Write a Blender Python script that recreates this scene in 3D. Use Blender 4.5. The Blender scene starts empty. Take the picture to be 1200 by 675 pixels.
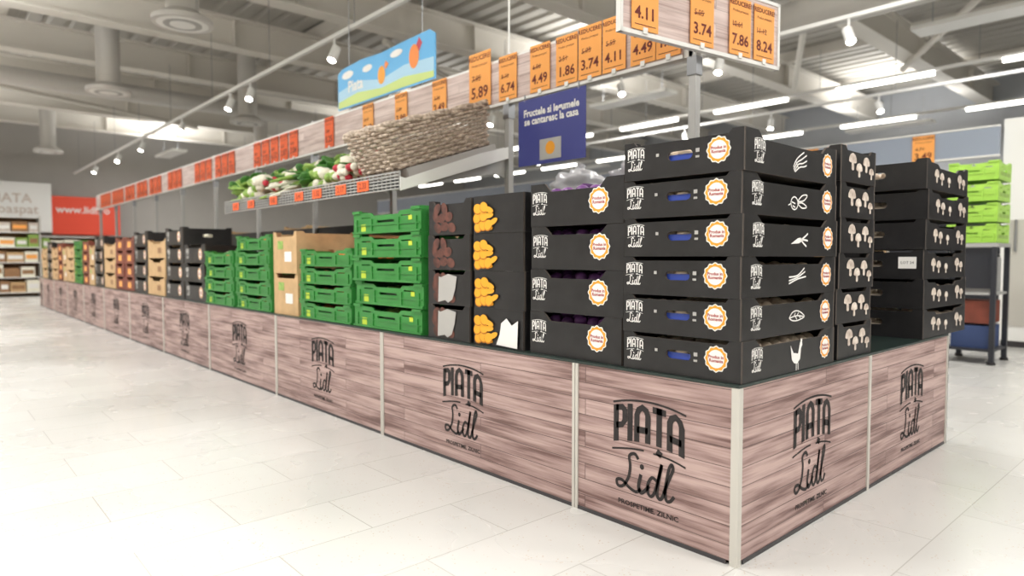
import bpy, math, random
from mathutils import Matrix, Vector, noise
random.seed(7)
C = bpy.context
scene = C.scene
coll = scene.collection
try:
    scene.view_settings.view_transform = 'Standard'
except Exception:
    pass
K = 0.64     # overall lamp power factor

# ------------------------------------------------------------------ materials
def srgb(r, g, b):
    def f(c):
        c /= 255.0
        return c/12.92 if c <= 0.04045 else ((c+0.055)/1.055)**2.4
    return (f(r), f(g), f(b), 1)

def mat(name, rgb, rough=0.6, metal=0.0, var=0.0, vscale=20, bump=0.0, emis=None, estr=0, alpha=None, trans=0, rgb2=None, coat=0, spec=None):
    m = bpy.data.materials.new(name); m.use_nodes = True
    nt = m.node_tree; b = nt.nodes['Principled BSDF']
    c = srgb(*rgb)
    b.inputs['Base Color'].default_value = c
    b.inputs['Roughness'].default_value = rough
    b.inputs['Metallic'].default_value = metal
    if spec is not None: b.inputs['Specular IOR Level'].default_value = spec
    if coat: b.inputs['Coat Weight'].default_value = coat
    if trans: b.inputs['Transmission Weight'].default_value = trans
    if emis:
        b.inputs['Emission Color'].default_value = srgb(*emis)
        b.inputs['Emission Strength'].default_value = estr
    if alpha is not None: b.inputs['Alpha'].default_value = alpha
    if var or rgb2 or bump:
        tc = nt.nodes.new('ShaderNodeTexCoord')
        n = nt.nodes.new('ShaderNodeTexNoise'); n.inputs['Scale'].default_value = vscale
        n.inputs['Detail'].default_value = 4
        nt.links.new(tc.outputs['Object'], n.inputs['Vector'])
        r = nt.nodes.new('ShaderNodeValToRGB')
        r.color_ramp.elements[0].position = 0.3; r.color_ramp.elements[1].position = 0.7
        if rgb2:
            r.color_ramp.elements[0].color = srgb(*rgb2)
            r.color_ramp.elements[1].color = c
        else:
            r.color_ramp.elements[0].color = (c[0]*(1-var), c[1]*(1-var), c[2]*(1-var), 1)
            r.color_ramp.elements[1].color = (min(1, c[0]*(1+var)), min(1, c[1]*(1+var)), min(1, c[2]*(1+var)), 1)
        nt.links.new(n.outputs['Fac'], r.inputs['Fac'])
        nt.links.new(r.outputs['Color'], b.inputs['Base Color'])
        if bump:
            bp = nt.nodes.new('ShaderNodeBump'); bp.inputs['Strength'].default_value = bump
            bp.inputs['Distance'].default_value = 0.01
            nt.links.new(n.outputs['Fac'], bp.inputs['Height'])
            nt.links.new(bp.outputs['Normal'], b.inputs['Normal'])
    return m

def wood_mat(name, light=(192, 166, 160), dark=(112, 84, 80), plank=0.054, rough=0.45, line=.85):
    m = bpy.data.materials.new(name); m.use_nodes = True
    nt = m.node_tree; N = nt.nodes; L = nt.links; b = N['Principled BSDF']
    geo = N.new('ShaderNodeNewGeometry')
    sep = N.new('ShaderNodeSeparateXYZ'); L.new(geo.outputs['Position'], sep.inputs[0])
    add = N.new('ShaderNodeMath'); add.operation = 'ADD'
    L.new(sep.outputs['X'], add.inputs[0]); L.new(sep.outputs['Y'], add.inputs[1])
    comb = N.new('ShaderNodeCombineXYZ'); L.new(add.outputs[0], comb.inputs['X']); L.new(sep.outputs['Z'], comb.inputs['Y'])
    br = N.new('ShaderNodeTexBrick')
    br.inputs['Scale'].default_value = 1.0
    br.inputs['Brick Width'].default_value = 1.1; br.inputs['Row Height'].default_value = plank
    br.inputs['Mortar Size'].default_value = 0.0014; br.inputs['Mortar Smooth'].default_value = 0.25
    br.inputs['Color1'].default_value = (0.2, 0.2, 0.2, 1); br.inputs['Color2'].default_value = (0.8, 0.8, 0.8, 1)
    br.inputs['Mortar'].default_value = (0.5, 0.5, 0.5, 1)
    L.new(comb.outputs[0], br.inputs['Vector'])
    # per-plank offset so the grain breaks at plank joints
    off = N.new('ShaderNodeMath'); off.operation = 'MULTIPLY'; off.inputs[1].default_value = 7.0
    L.new(br.outputs['Color'], off.inputs[0])
    cz = N.new('ShaderNodeCombineXYZ'); L.new(off.outputs[0], cz.inputs['Z'])
    va = N.new('ShaderNodeVectorMath'); va.operation = 'ADD'; L.new(comb.outputs[0], va.inputs[0]); L.new(cz.outputs[0], va.inputs[1])
    mp = N.new('ShaderNodeMapping'); mp.inputs['Scale'].default_value = (3.0, 95, 1)
    L.new(va.outputs[0], mp.inputs['Vector'])
    n1 = N.new('ShaderNodeTexNoise'); n1.inputs['Scale'].default_value = 1.0; n1.inputs['Detail'].default_value = 6; n1.inputs['Roughness'].default_value = 0.62
    L.new(mp.outputs[0], n1.inputs['Vector'])
    mp2 = N.new('ShaderNodeMapping'); mp2.inputs['Scale'].default_value = (2.0, 17, 1)
    L.new(va.outputs[0], mp2.inputs['Vector'])
    n2 = N.new('ShaderNodeTexNoise'); n2.inputs['Scale'].default_value = 1.3; n2.inputs['Detail'].default_value = 4
    L.new(mp2.outputs[0], n2.inputs['Vector'])
    mx = N.new('ShaderNodeMath'); mx.operation = 'MULTIPLY_ADD'
    L.new(n1.outputs['Fac'], mx.inputs[0]); mx.inputs[1].default_value = 0.85
    m3 = N.new('ShaderNodeMath'); m3.operation = 'MULTIPLY'; L.new(n2.outputs['Fac'], m3.inputs[0]); m3.inputs[1].default_value = 0.85
    L.new(m3.outputs[0], mx.inputs[2])
    m4 = N.new('ShaderNodeMath'); m4.operation = 'MULTIPLY_ADD'; L.new(br.outputs['Color'], m4.inputs[0]); m4.inputs[1].default_value = 0.14
    L.new(mx.outputs[0], m4.inputs[2])
    rp = N.new('ShaderNodeValToRGB')
    e = rp.color_ramp.elements
    e[0].position = 0.66; e[0].color = srgb(*dark)
    e[1].position = 1.0; e[1].color = srgb(*light)
    k = rp.color_ramp.elements.new(0.83); k.color = srgb(*[int(0.35*a+0.65*c) for a, c in zip(dark, light)])
    sc = N.new('ShaderNodeMath'); sc.operation = 'MULTIPLY'; sc.inputs[1].default_value = 0.92
    L.new(m4.outputs[0], sc.inputs[0]); L.new(sc.outputs[0], rp.inputs['Fac'])
    mix = N.new('ShaderNodeMixRGB'); mix.inputs['Color2'].default_value = srgb(74, 56, 54)
    L.new(rp.outputs['Color'], mix.inputs['Color1'])
    mm = N.new('ShaderNodeMath'); mm.operation = 'MULTIPLY'; mm.inputs[1].default_value = line
    L.new(br.outputs['Fac'], mm.inputs[0]); L.new(mm.outputs[0], mix.inputs['Fac'])
    L.new(mix.outputs[0], b.inputs['Base Color'])
    b.inputs['Roughness'].default_value = rough
    return m

def floor_mat():
    m = bpy.data.materials.new('floor_tile'); m.use_nodes = True
    nt = m.node_tree; N = nt.nodes; L = nt.links; b = N['Principled BSDF']
    geo = N.new('ShaderNodeNewGeometry')
    br = N.new('ShaderNodeTexBrick'); br.offset = 0.5
    br.inputs['Scale'].default_value = 1.0
    br.inputs['Brick Width'].default_value = 0.6; br.inputs['Row Height'].default_value = 0.3
    br.inputs['Mortar Size'].default_value = 0.0018
    br.inputs['Mortar Smooth'].default_value = 0.2
    br.inputs['Color1'].default_value = srgb(202, 201, 197); br.inputs['Color2'].default_value = srgb(196, 195, 191)
    br.inputs['Mortar'].default_value = srgb(166, 164, 158)
    L.new(geo.outputs['Position'], br.inputs['Vector'])
    vo = N.new('ShaderNodeTexVoronoi'); vo.inputs['Scale'].default_value = 75
    L.new(geo.outputs['Position'], vo.inputs['Vector'])
    rp = N.new('ShaderNodeValToRGB'); rp.color_ramp.elements[0].position = 0.10; rp.color_ramp.elements[0].color = (1, 1, 1, 1)
    rp.color_ramp.elements[1].position = 0.22; rp.color_ramp.elements[1].color = (0, 0, 0, 1)
    L.new(vo.outputs['Distance'], rp.inputs['Fac'])
    n = N.new('ShaderNodeTexNoise'); n.inputs['Scale'].default_value = 18; L.new(geo.outputs['Position'], n.inputs['Vector'])
    gt = N.new('ShaderNodeMath'); gt.operation = 'GREATER_THAN'; gt.inputs[1].default_value = 0.54; L.new(n.outputs['Fac'], gt.inputs[0])
    mu = N.new('ShaderNodeMath'); mu.operation = 'MULTIPLY'; L.new(rp.outputs['Color'], mu.inputs[0]); L.new(gt.outputs[0], mu.inputs[1])
    mu2 = N.new('ShaderNodeMath'); mu2.operation = 'MULTIPLY'; mu2.inputs[1].default_value = 0.7; L.new(mu.outputs[0], mu2.inputs[0])
    mix = N.new('ShaderNodeMixRGB'); mix.inputs['Color2'].default_value = srgb(172, 144, 112)
    L.new(br.outputs['Color'], mix.inputs['Color1']); L.new(mu2.outputs[0], mix.inputs['Fac'])
    L.new(mix.outputs[0], b.inputs['Base Color'])
    b.inputs['Specular IOR Level'].default_value = 0.5
    n2 = N.new('ShaderNodeTexNoise'); n2.inputs['Scale'].default_value = 1.6; n2.inputs['Detail'].default_value = 3
    L.new(geo.outputs['Position'], n2.inputs['Vector'])
    mr = N.new('ShaderNodeMapRange'); mr.inputs['To Min'].default_value = 0.18; mr.inputs['To Max'].default_value = 0.36
    L.new(n2.outputs['Fac'], mr.inputs['Value']); L.new(mr.outputs[0], b.inputs['Roughness'])
    return m

M = {}
M['wood'] = wood_mat('wood_laminate')
M['wood2'] = wood_mat('wood_board_light', (226, 208, 202), (176, 150, 143), 0.06, .45, .35)
M['floor'] = floor_mat()
M['alu'] = mat('aluminium_strip', (204, 201, 193), 0.4, 0.2)
M['steel'] = mat('steel_grey', (150, 152, 155), 0.35, 0.8)
M['galv'] = mat('galvanised_grey', (178, 178, 176), 0.45, 0.3)
M['ink'] = mat('print_dark', (38, 32, 32), 0.6)
M['white'] = mat('white_paint', (238, 238, 235), 0.5)
M['black'] = mat('black_board', (30, 29, 30), 0.38, var=0.35, vscale=14)
M['blackedge'] = mat('black_board_cut_edge', (78, 70, 64), 0.7)
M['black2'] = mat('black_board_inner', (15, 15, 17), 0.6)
M['darkbody'] = mat('dark_body', (42, 38, 37), 0.7)
M['plinth'] = mat('plinth_dark', (60, 58, 60), 0.5)
M['topedge'] = mat('counter_edge_dark', (36, 50, 46), 0.3)
M['printw'] = mat('print_white', (236, 234, 230), 0.6)
M['grey'] = mat('print_grey', (176, 174, 170), 0.6)
M['beige'] = mat('print_mushroom', (232, 222, 210), 0.6, rgb2=(166, 148, 135), vscale=30)
M['orange'] = mat('badge_orange', (238, 160, 40), 0.5)
M['redtxt'] = mat('badge_red_text', (160, 30, 30), 0.5)
M['tag'] = mat('tag_orange', (252, 174, 90), 0.6)
M['tagred'] = mat('tag_red_orange', (242, 104, 46), 0.6)
M['tagtxt'] = mat('tag_text', (110, 30, 20), 0.6)
M['green'] = mat('green_plastic', (52, 134, 58), 0.4, var=0.12, vscale=9)
M['green2'] = mat('green_plastic_dark', (22, 74, 32), 0.45)
M['lime'] = mat('lime_label', (196, 214, 60), 0.5)
M['card'] = mat('cardboard', (200, 166, 122), 0.75, var=0.1, vscale=15)
M['card2'] = mat('cardboard_dark', (156, 118, 84), 0.8, var=0.12, vscale=15)
M['redcrate'] = mat('red_brown_crate', (122, 60, 44), 0.6, var=0.2, vscale=10)
M['butternut'] = mat('print_butternut', (240, 170, 40), 0.5)
M['butternut2'] = mat('print_butternut_shade', (196, 118, 20), 0.5)
M['potato'] = mat('print_potato', (112, 66, 54), 0.6, rgb2=(66, 38, 32), vscale=25)
M['mush'] = mat('mushroom', (222, 204, 184), 0.7, var=0.15, vscale=30)
M['plum'] = mat('onion_purple', (128, 76, 146), 0.35, rgb2=(76, 40, 92), vscale=20)
M['bluebag'] = mat('blue_film', (50, 76, 170), 0.3)
M['wicker'] = mat('wicker', (220, 204, 186), 0.6, rgb2=(140, 122, 106), vscale=55)
M['bag'] = mat('plastic_film', (225, 226, 230), 0.25, alpha=0.75)
M['blue'] = mat('sign_blue', (60, 66, 138), 0.5)
M['sky'] = mat('sign_sky_blue', (96, 176, 228), 0.5)
M['skylight'] = mat('sign_pale_green', (196, 216, 130), 0.5)
M['paleblue'] = mat('sign_pale_blue', (168, 208, 232), 0.5)
M['sun'] = mat('sign_orange', (240, 140, 60), 0.5)
M['leaf'] = mat('leaf_green', (82, 142, 54), 0.55, rgb2=(40, 90, 34), vscale=30)
M['leaf2'] = mat('leaf_light', (168, 196, 104), 0.55, rgb2=(118, 160, 70), vscale=30)
M['cream'] = mat('cauliflower', (238, 234, 216), 0.65, var=0.1, vscale=40)
M['radish'] = mat('radish_red', (190, 42, 62), 0.4)
M['carrot'] = mat('carrot_orange', (226, 110, 40), 0.5)
M['ceil'] = mat('ceiling_sheet', (182, 179, 172), 0.7)
M['beam'] = mat('beam_paint', (222, 218, 210), 0.6)
M['wall'] = mat('wall_paint', (190, 194, 200), 0.7, var=0.03, vscale=2)
M['wallw'] = mat('wall_cream', (220, 215, 206), 0.7, var=0.03, vscale=2)
M['wallb'] = mat('wall_far', (186, 183, 178), 0.7, var=0.03, vscale=2)
M['duct'] = mat('duct_metal', (206, 204, 200), 0.4, 0.2)
M['led'] = mat('led_tube', (255, 255, 255), 0.5, emis=(255, 250, 240), estr=7)
M['spot'] = mat('spot_lens', (255, 255, 255), 0.5, emis=(255, 248, 235), estr=40)
M['red'] = mat('banner_red', (232, 80, 54), 0.55)
M['grayboard'] = mat('board_bluegrey', (150, 160, 176), 0.5)
M['darkmetal'] = mat('dark_metal', (58, 60, 66), 0.4, 0.4)
M['bluebase'] = mat('blue_base_panel', (52, 70, 112), 0.5)

# ------------------------------------------------------------------ builder
def sphere_geo(seg=10, rings=6):
    v = [(0, 0, 1)]; f = []
    for i in range(1, rings):
        th = math.pi*i/rings
        for j in range(seg):
            a = 2*math.pi*j/seg
            v.append((math.sin(th)*math.cos(a), math.sin(th)*math.sin(a), math.cos(th)))
    v.append((0, 0, -1))
    for j in range(seg): f.append((0, 1+j, 1+(j+1) % seg))
    for i in range(rings-2):
        for j in range(seg):
            a = 1+i*seg+j; b = 1+i*seg+(j+1) % seg
            f.append((a, a+seg, b+seg, b))
    last = len(v)-1; base = 1+(rings-2)*seg
    for j in range(seg): f.append((last, base+(j+1) % seg, base+j))
    return v, f
SPH = sphere_geo()

class MB:
    def __init__(s): s.v = []; s.f = []; s.m = []; s.s = []; s.mats = []
    def mi(s, m):
        if m not in s.mats: s.mats.append(m)
        return s.mats.index(m)
    def add(s, verts, faces, m, X=None, smooth=False):
        o = len(s.v); k = s.mi(m)
        for p in verts:
            p = Vector(p)
            s.v.append(tuple(X @ p) if X is not None else tuple(p))
        for f in faces:
            s.f.append(tuple(i+o for i in f)); s.m.append(k); s.s.append(smooth)
    def panel(s, g, m, me, X):
        flat = [f for f in g[1] if max(g[0][i][2] for i in f)-min(g[0][i][2] for i in f) < 1e-5]
        edge = [f for f in g[1] if max(g[0][i][2] for i in f)-min(g[0][i][2] for i in f) >= 1e-5]
        s.add(g[0], flat, m, X); s.add(g[0], edge, me, X)
    def box(s, x0, x1, y0, y1, z0, z1, m, X=None):
        v = [(x0,y0,z0),(x1,y0,z0),(x1,y1,z0),(x0,y1,z0),(x0,y0,z1),(x1,y0,z1),(x1,y1,z1),(x0,y1,z1)]
        f = [(0,3,2,1),(4,5,6,7),(0,1,5,4),(1,2,6,5),(2,3,7,6),(3,0,4,7)]
        s.add(v, f, m, X)
    def cyl(s, p0, p1, r, m, n=12, r2=None, caps=True, X=None):
        p0 = Vector(p0); p1 = Vector(p1); d = (p1-p0).normalized()
        a = d.orthogonal().normalized(); b = d.cross(a)
        r2 = r if r2 is None else r2
        v = []
        for i in range(n):
            t = 2*math.pi*i/n; q = a*math.cos(t)+b*math.sin(t)
            v.append(p0+q*r); v.append(p1+q*r2)
        f = [(2*i, 2*((i+1) % n), 2*((i+1) % n)+1, 2*i+1) for i in range(n)]
        s.add(v, f, m, X, True)
        if caps:
            s.add([v[2*i] for i in range(n)], [tuple(range(n))[::-1]], m, X)
            s.add([v[2*i+1] for i in range(n)], [tuple(range(n))], m, X)
    def ell(s, c, r, m, rot=None, geo=None, X=None):
        g = geo or SPH
        T = Matrix.Translation(c)
        if rot is not None: T = T @ rot
        T = T @ Matrix.Diagonal((r[0], r[1], r[2], 1))
        if X is not None: T = X @ T
        s.add(g[0], g[1], m, T, True)
    def tube(s, pts, r, m, closed=False, n=5, X=None):
        P = [Vector(p) for p in pts]; k = len(P); v = []
        for i in range(k):
            if closed: t = P[(i+1) % k]-P[i-1]
            else: t = P[min(i+1, k-1)]-P[max(i-1, 0)]
            t.normalize()
            up = Vector((0, 0, 1)) if abs(t.z) < 0.9 else Vector((1, 0, 0))
            a = t.cross(up).normalized(); b = t.cross(a)
            for j in range(n):
                w = 2*math.pi*j/n
                v.append(P[i]+(a*math.cos(w)+b*math.sin(w))*r)
        f = []
        for i in range(k if closed else k-1):
            i2 = (i+1) % k
            for j in range(n):
                j2 = (j+1) % n
                f.append((i*n+j, i*n+j2, i2*n+j2, i2*n+j))
        s.add(v, f, m, X, True)
    def mesh(s, name):
        me = bpy.data.meshes.new(name)
        me.from_pydata(s.v, [], s.f)
        for m in s.mats: me.materials.append(m)
        me.polygons.foreach_set('material_index', s.m)
        me.polygons.foreach_set('use_smooth', s.s)
        me.update()
        return me
    def obj(s, name, parent=None, loc=(0, 0, 0)):
        return inst(s.mesh(name), name, parent, loc)

def inst(me, name, parent=None, loc=(0, 0, 0), rot=(0, 0, 0)):
    o = bpy.data.objects.new(name, me); coll.objects.link(o)
    o.location = loc; o.rotation_euler = rot
    if parent: o.parent = parent
    return o
def empty(name, loc=(0, 0, 0)):
    o = bpy.data.objects.new(name, None); o.location = loc; o.empty_display_size = 0.1
    coll.objects.link(o); return o

def eval_geo(data, X=None):
    o = bpy.data.objects.new('tmp', data); coll.objects.link(o)
    C.view_layer.update()
    dg = C.evaluated_depsgraph_get()
    me = bpy.data.meshes.new_from_object(o.evaluated_get(dg))
    v = [tuple(x.co) for x in me.vertices]; f = [tuple(p.vertices) for p in me.polygons]
    bpy.data.objects.remove(o); bpy.data.meshes.remove(me)
    return v, f
def fill2d(loops, th=0.0):
    cu = bpy.data.curves.new('c', 'CURVE'); cu.dimensions = '2D'; cu.fill_mode = 'BOTH'; cu.extrude = th/2
    for lp in loops:
        sp = cu.splines.new('POLY'); sp.points.add(len(lp)-1)
        for i, p in enumerate(lp): sp.points[i].co = (p[0], p[1], 0, 1)
        sp.use_cyclic_u = True
    g = eval_geo(cu); bpy.data.curves.remove(cu); return g
_tc = {}
def text(t, size, bold=0.0, sx=1.0, res=2):
    k = (t, size, bold, sx, res)
    if k in _tc: return _tc[k]
    cu = bpy.data.curves.new('t', 'FONT'); cu.body = t; cu.size = size; cu.align_x = 'CENTER'; cu.align_y = 'CENTER'
    cu.resolution_u = res; cu.offset = bold; cu.space_line = 0.85
    v, f = eval_geo(cu); bpy.data.curves.remove(cu)
    v = [(p[0]*sx, p[1], 0) for p in v]
    _tc[k] = (v, f); return v, f

def ribbon(pts, w):
    k = len(pts); v = []; f = []
    for i in range(k):
        a = Vector(pts[max(i-1, 0)]); b = Vector(pts[min(i+1, k-1)])
        t = (b-a)
        if t.length < 1e-9: t = Vector((1, 0))
        t.normalize(); n = Vector((-t.y, t.x))
        ww = w[i] if isinstance(w, list) else w
        p = Vector(pts[i])
        v.append((p.x+n.x*ww/2, p.y+n.y*ww/2, 0)); v.append((p.x-n.x*ww/2, p.y-n.y*ww/2, 0))
    for i in range(k-1): f.append((2*i, 2*i+1, 2*i+3, 2*i+2))
    return v, f
def crom(P, n=6):
    out = []
    Q = [P[0]]+P+[P[-1]]
    for i in range(1, len(Q)-2):
        p0, p1, p2, p3 = [Vector(q) for q in Q[i-1:i+3]]
        for j in range(n):
            t = j/n
            out.append(tuple(0.5*((2*p1)+(-p0+p2)*t+(2*p0-5*p1+4*p2-p3)*t*t+(-p0+3*p1-3*p2+p3)*t**3)))
    out.append(tuple(P[-1])); return out
def ellipse(cx, cy, rx, ry, ang=0, n=20):
    o = []
    for i in range(n):
        a = 2*math.pi*i/n; x = rx*math.cos(a); y = ry*math.sin(a)
        o.append((cx+x*math.cos(ang)-y*math.sin(ang), cy+x*math.sin(ang)+y*math.cos(ang)))
    return o
def poly(pts): return [(p[0], p[1], 0) for p in pts], [tuple(range(len(pts)))]
def join(*gs):
    v = []; f = []
    for g in gs:
        o = len(v); v += list(g[0]); f += [tuple(i+o for i in q) for q in g[1]]
    return v, f
def xf(g, dx=0, dy=0, s=1, sx=1, ang=0):
    c, sn = math.cos(ang), math.sin(ang)
    return [((p[0]*sx*s)*c-(p[1]*s)*sn+dx, (p[0]*sx*s)*sn+(p[1]*s)*c+dy, 0) for p in g[0]], g[1]

# ---- market logo, unit height 1, width ~0.78
def build_logo(tagline=True, st=.058, w=.030):
    gs = []
    h = 0.34
    def arch(g, base):
        return [(x, y+base+0.05*(1-(x/0.38)**2), 0) for x, y, _ in g[0]], g[1]
    P_ = [[(0,0),(0,h)], [(0,h-st/2),(.07,h-st/2),(.10,h-.06),(.10,h*.55),(.07,h*.44),(0,h*.44)]]
    I_ = [[(0,0),(0,h)]]
    A_ = [[(0,0),(0,h*.72),(.02,h-.05),(.06,h-.026),(.10,h-.05),(.12,h*.72),(.12,0)], [(0,h*.33),(.12,h*.33)]]
    T_ = [[(-.01,h-st/2),(.13,h-st/2)], [(.06,0),(.06,h)], [(.075,-.03),(.05,-.08)]]
    x = -0.355
    for L, wd in ((P_, .155), (I_, .072), (A_, .175), (T_, .165), (A_, .12)):
        for s in L: gs.append(arch(xf(ribbon(s, st), x, 0, 1, 1.0), 0.57))
        x += wd+0.004
    arcp = [(-.39+.78*i/16, .935+.055*(1-((i-8)/8)**2)) for i in range(17)]
    gs.append(ribbon(arcp, .018))
    arcp = [(.06+.33*i/10, .545-.05*(i/10)**2) for i in range(11)]
    gs.append(ribbon(arcp, .016))
    arcp = [(-.40+.36*i/10, .50+.05*math.sin(i/10*1.5)) for i in range(11)]
    gs.append(ribbon(arcp, .016))
    gs.append(ribbon(crom([(-.10,.46),(-.14,.50),(-.20,.47),(-.19,.38),(-.21,.27),(-.27,.18),(-.33,.17),(-.34,.22),(-.28,.23),(-.20,.18),(-.12,.16),(-.07,.20)]), w))
    gs.append(ribbon(crom([(-.07,.33),(-.095,.22),(-.07,.165),(-.02,.2),(.02,.25)]), w*1.15))
    gs.append(poly(ellipse(-.06, .40, .024, .026, 0, 10)))
    gs.append(ribbon(crom([(.10,.31),(.05,.33),(.005,.26),(.01,.18),(.05,.165),(.09,.24),(.15,.47)]), w))
    gs.append(ribbon(crom([(.15,.47),(.105,.24),(.115,.17),(.15,.17),(.19,.25)]), w*1.1))
    gs.append(ribbon(crom([(.17,.22),(.22,.34),(.265,.45),(.25,.49),(.22,.43),(.19,.26),(.20,.17),(.24,.17),(.28,.22)]), w))
    if tagline:
        gs.append(xf(text('PROSPETIME. ZILNIC', 0.062, 0.0014, 1.15), 0, 0.03))
    g = join(*gs)
    return [(p[0], p[1]-0.5, 0) for p in g[0]], g[1]
LOGO = build_logo(); LOGO_S = build_logo(False, .048, .034)

def badge():
    sc = []
    for i in range(48):
        a = 2*math.pi*i/48; r = 0.5*(1+0.06*math.cos(12*a)); sc.append((r*math.cos(a), r*math.sin(a)))
    return sc
BADGE = [(poly([(x*1.1, y*1.1) for x, y in badge()]), 'printw'), (poly(badge()), 'orange'), (poly(ellipse(0, 0, .39, .39, 0, 24)), 'printw'),
         (text('Produs in\nRomania', 0.19, 0.006), 'redtxt')]

def FX(x0, cy=0, cz=0):   # face looking to -X
    return Matrix(((0, 0, -1, x0), (-1, 0, 0, cy), (0, 1, 0, cz), (0, 0, 0, 1)))
def FY(y0, cx=0, cz=0):   # face looking to -Y
    return Matrix(((1, 0, 0, cx), (0, 0, -1, y0), (0, 1, 0, cz), (0, 0, 0, 1)))
def FXp(x0, cy=0, cz=0):
    return Matrix(((0, 0, 1, x0), (1, 0, 0, cy), (0, 1, 0, cz), (0, 0, 0, 1)))
def FYp(y0, cx=0, cz=0):
    return Matrix(((-1, 0, 0, cx), (0, 0, 1, y0), (0, 1, 0, cz), (0, 0, 0, 1)))

def capsule(cx, cy, w, h, n=5):
    r = h/2; o = []
    for i in range(n+1):
        a = -math.pi/2+math.pi*i/n; o.append((cx+w/2-r+r*math.cos(a), cy+r*math.sin(a)))
    for i in range(n+1):
        a = math.pi/2+math.pi*i/n; o.append((cx-w/2+r+r*math.cos(a), cy+r*math.sin(a)))
    return o
def rect(cx, cy, w, h): return [(cx-w/2, cy-h/2), (cx+w/2, cy-h/2), (cx+w/2, cy+h/2), (cx-w/2, cy+h/2)]

def side(length, H, style):
    l = length/2-0.0005
    if style == 'hole':
        out = [(-l, 0), (l, 0), (l, H), (l-.035, H), (l-.045, H-.012), (-l+.045, H-.012), (-l+.035, H), (-l, H)]
        return [out, capsule(0, H*.52, .085, .027)]
    if style == 'dip':
        out = [(-l, 0), (l, 0), (l, H), (l-.07, H), (l-.10, H*.80), (-l+.10, H*.80), (-l+.07, H), (-l, H)]
        return [out]
    if style == 'dip2':
        out = [(-l, 0), (l, 0), (l, H), (l-.03, H), (l-.05, H*.9), (l-.14, H*.88), (l-.17, H*.76), (-l+.17, H*.76), (-l+.14, H*.88), (-l+.05, H*.9), (-l+.03, H), (-l, H)]
        return [out]
    if style == 'dips':
        out = [(-l, 0), (l, 0), (l, H), (l-.03, H), (l-.045, H*.88), (-l+.045, H*.88), (-l+.03, H), (-l, H)]
        return [out]
    if style == 'green':
        out = [(-l, 0), (l, 0), (l, H), (l-.07, H), (l-.075, H*.90), (l-.17, H*.88), (l-.19, H*.76), (-l+.19, H*.76), (-l+.17, H*.88), (-l+.075, H*.90), (-l+.07, H), (-l, H)]
        return [out, rect(0, H*.50, length*.26, H*.10), rect(-length*.3, H*.68, length*.14, H*.05), rect(length*.3, H*.68, length*.14, H*.05)]
    out = [(-l, 0), (l, 0), (l, H), (-l, H)]
    return [out]

def crate(name, Lx, Ly, H, m, sx, sy, decX=(), decY=(), content=None, inner=None, film=None):
    b = MB(); t = .008
    me = M['blackedge'] if m is M['black'] else m
    g = fill2d(side(Ly, H, sx), t)
    b.panel(g, m, me, FX(-Lx/2+t/2)); b.panel(g, m, me, FXp(Lx/2-t/2))
    g = fill2d(side(Lx-2*t, H, sy), t)
    b.panel(g, m, me, FY(-Ly/2+t/2)); b.panel(g, m, me, FYp(Ly/2-t/2))
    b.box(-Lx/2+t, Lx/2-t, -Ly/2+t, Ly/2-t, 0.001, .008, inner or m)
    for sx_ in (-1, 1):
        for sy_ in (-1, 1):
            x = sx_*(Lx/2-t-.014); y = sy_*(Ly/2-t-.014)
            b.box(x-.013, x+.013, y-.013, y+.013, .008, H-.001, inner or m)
    if m is M['green'] or name.startswith('bright'):
        for yy in (-.44, -.2, .2, .44):
            b.box(-Lx/2-.006, -Lx/2, Ly*yy-.006, Ly*yy+.006, 0.004, H*.62, m)
        b.box(-Lx/2-.008, -Lx/2, -Ly/2, Ly/2, 0.002, .012, m)
        b.box(-Lx/2-.005, -Lx/2, -Ly/2+.01, Ly/2-.01, H*.34, H*.38, m)
        b.box(-Lx/2-.008, -Lx/2, -Ly/2+.001, -Ly/2+.07, H-.014, H-.001, m)
        b.box(-Lx/2-.008, -Lx/2, Ly/2-.07, Ly/2-.001, H-.014, H-.001, m)
        b.box(-Lx/2+.02, -Lx/2+.024, -Ly/2+.02, Ly/2-.02, .01, H*.6, inner or m)
    w = .0012
    for (g, mm, u, v, s) in decX:
        T = FX(-Lx/2-w) @ Matrix.Translation((u, v, 0)) @ Matrix.Diagonal((s, s, 1, 1)); w += .0003
        b.add(g[0], g[1], M[mm], T)
    w = .0012
    for (g, mm, u, v, s) in decY:
        T = FY(-Ly/2-w) @ Matrix.Translation((u, v, 0)) @ Matrix.Diagonal((s, s, 1, 1)); w += .0003
        b.add(g[0], g[1], M[mm], T)
    rnd = random.Random(sum(map(ord, name)))
    if film:
        b.box(-Lx/2+.012, -Lx/2+.016, -Ly/2+.05, Ly/2-.05, .01, H*.56, M[film])
        for q in range(5):
            b.ell((-Lx/2+.03, -Ly/2+.08+q*.06, H*.54), (.018, .03, .014), M['mush'])
    if content:
        cm, r, zf = content
        nx = int((Lx-.07)/(2*r)); ny = int((Ly-.05)/(2*r))
        for i in range(nx):
            for j in range(ny):
                x = (i+.5)/nx*(Lx-.08)-(Lx-.08)/2+rnd.uniform(-.2, .2)*r; y = (j+.5)/ny*(Ly-.06)-(Ly-.06)/2+rnd.uniform(-.2, .2)*r
                rr = r*rnd.uniform(.85, 1.05)
                b.ell((x, y, H*zf+rnd.uniform(-.3, .2)*r), (rr, rr, rr*.8), M[cm])
        b.box(-Lx/2+.032, Lx/2-.032, -Ly/2+.012, Ly/2-.012, .01, H*zf-r*.5, M[cm])
    return b.mesh(name)

def bdg(u, v, s): return [(g, m, u, v, s) for g, m in BADGE]

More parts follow.
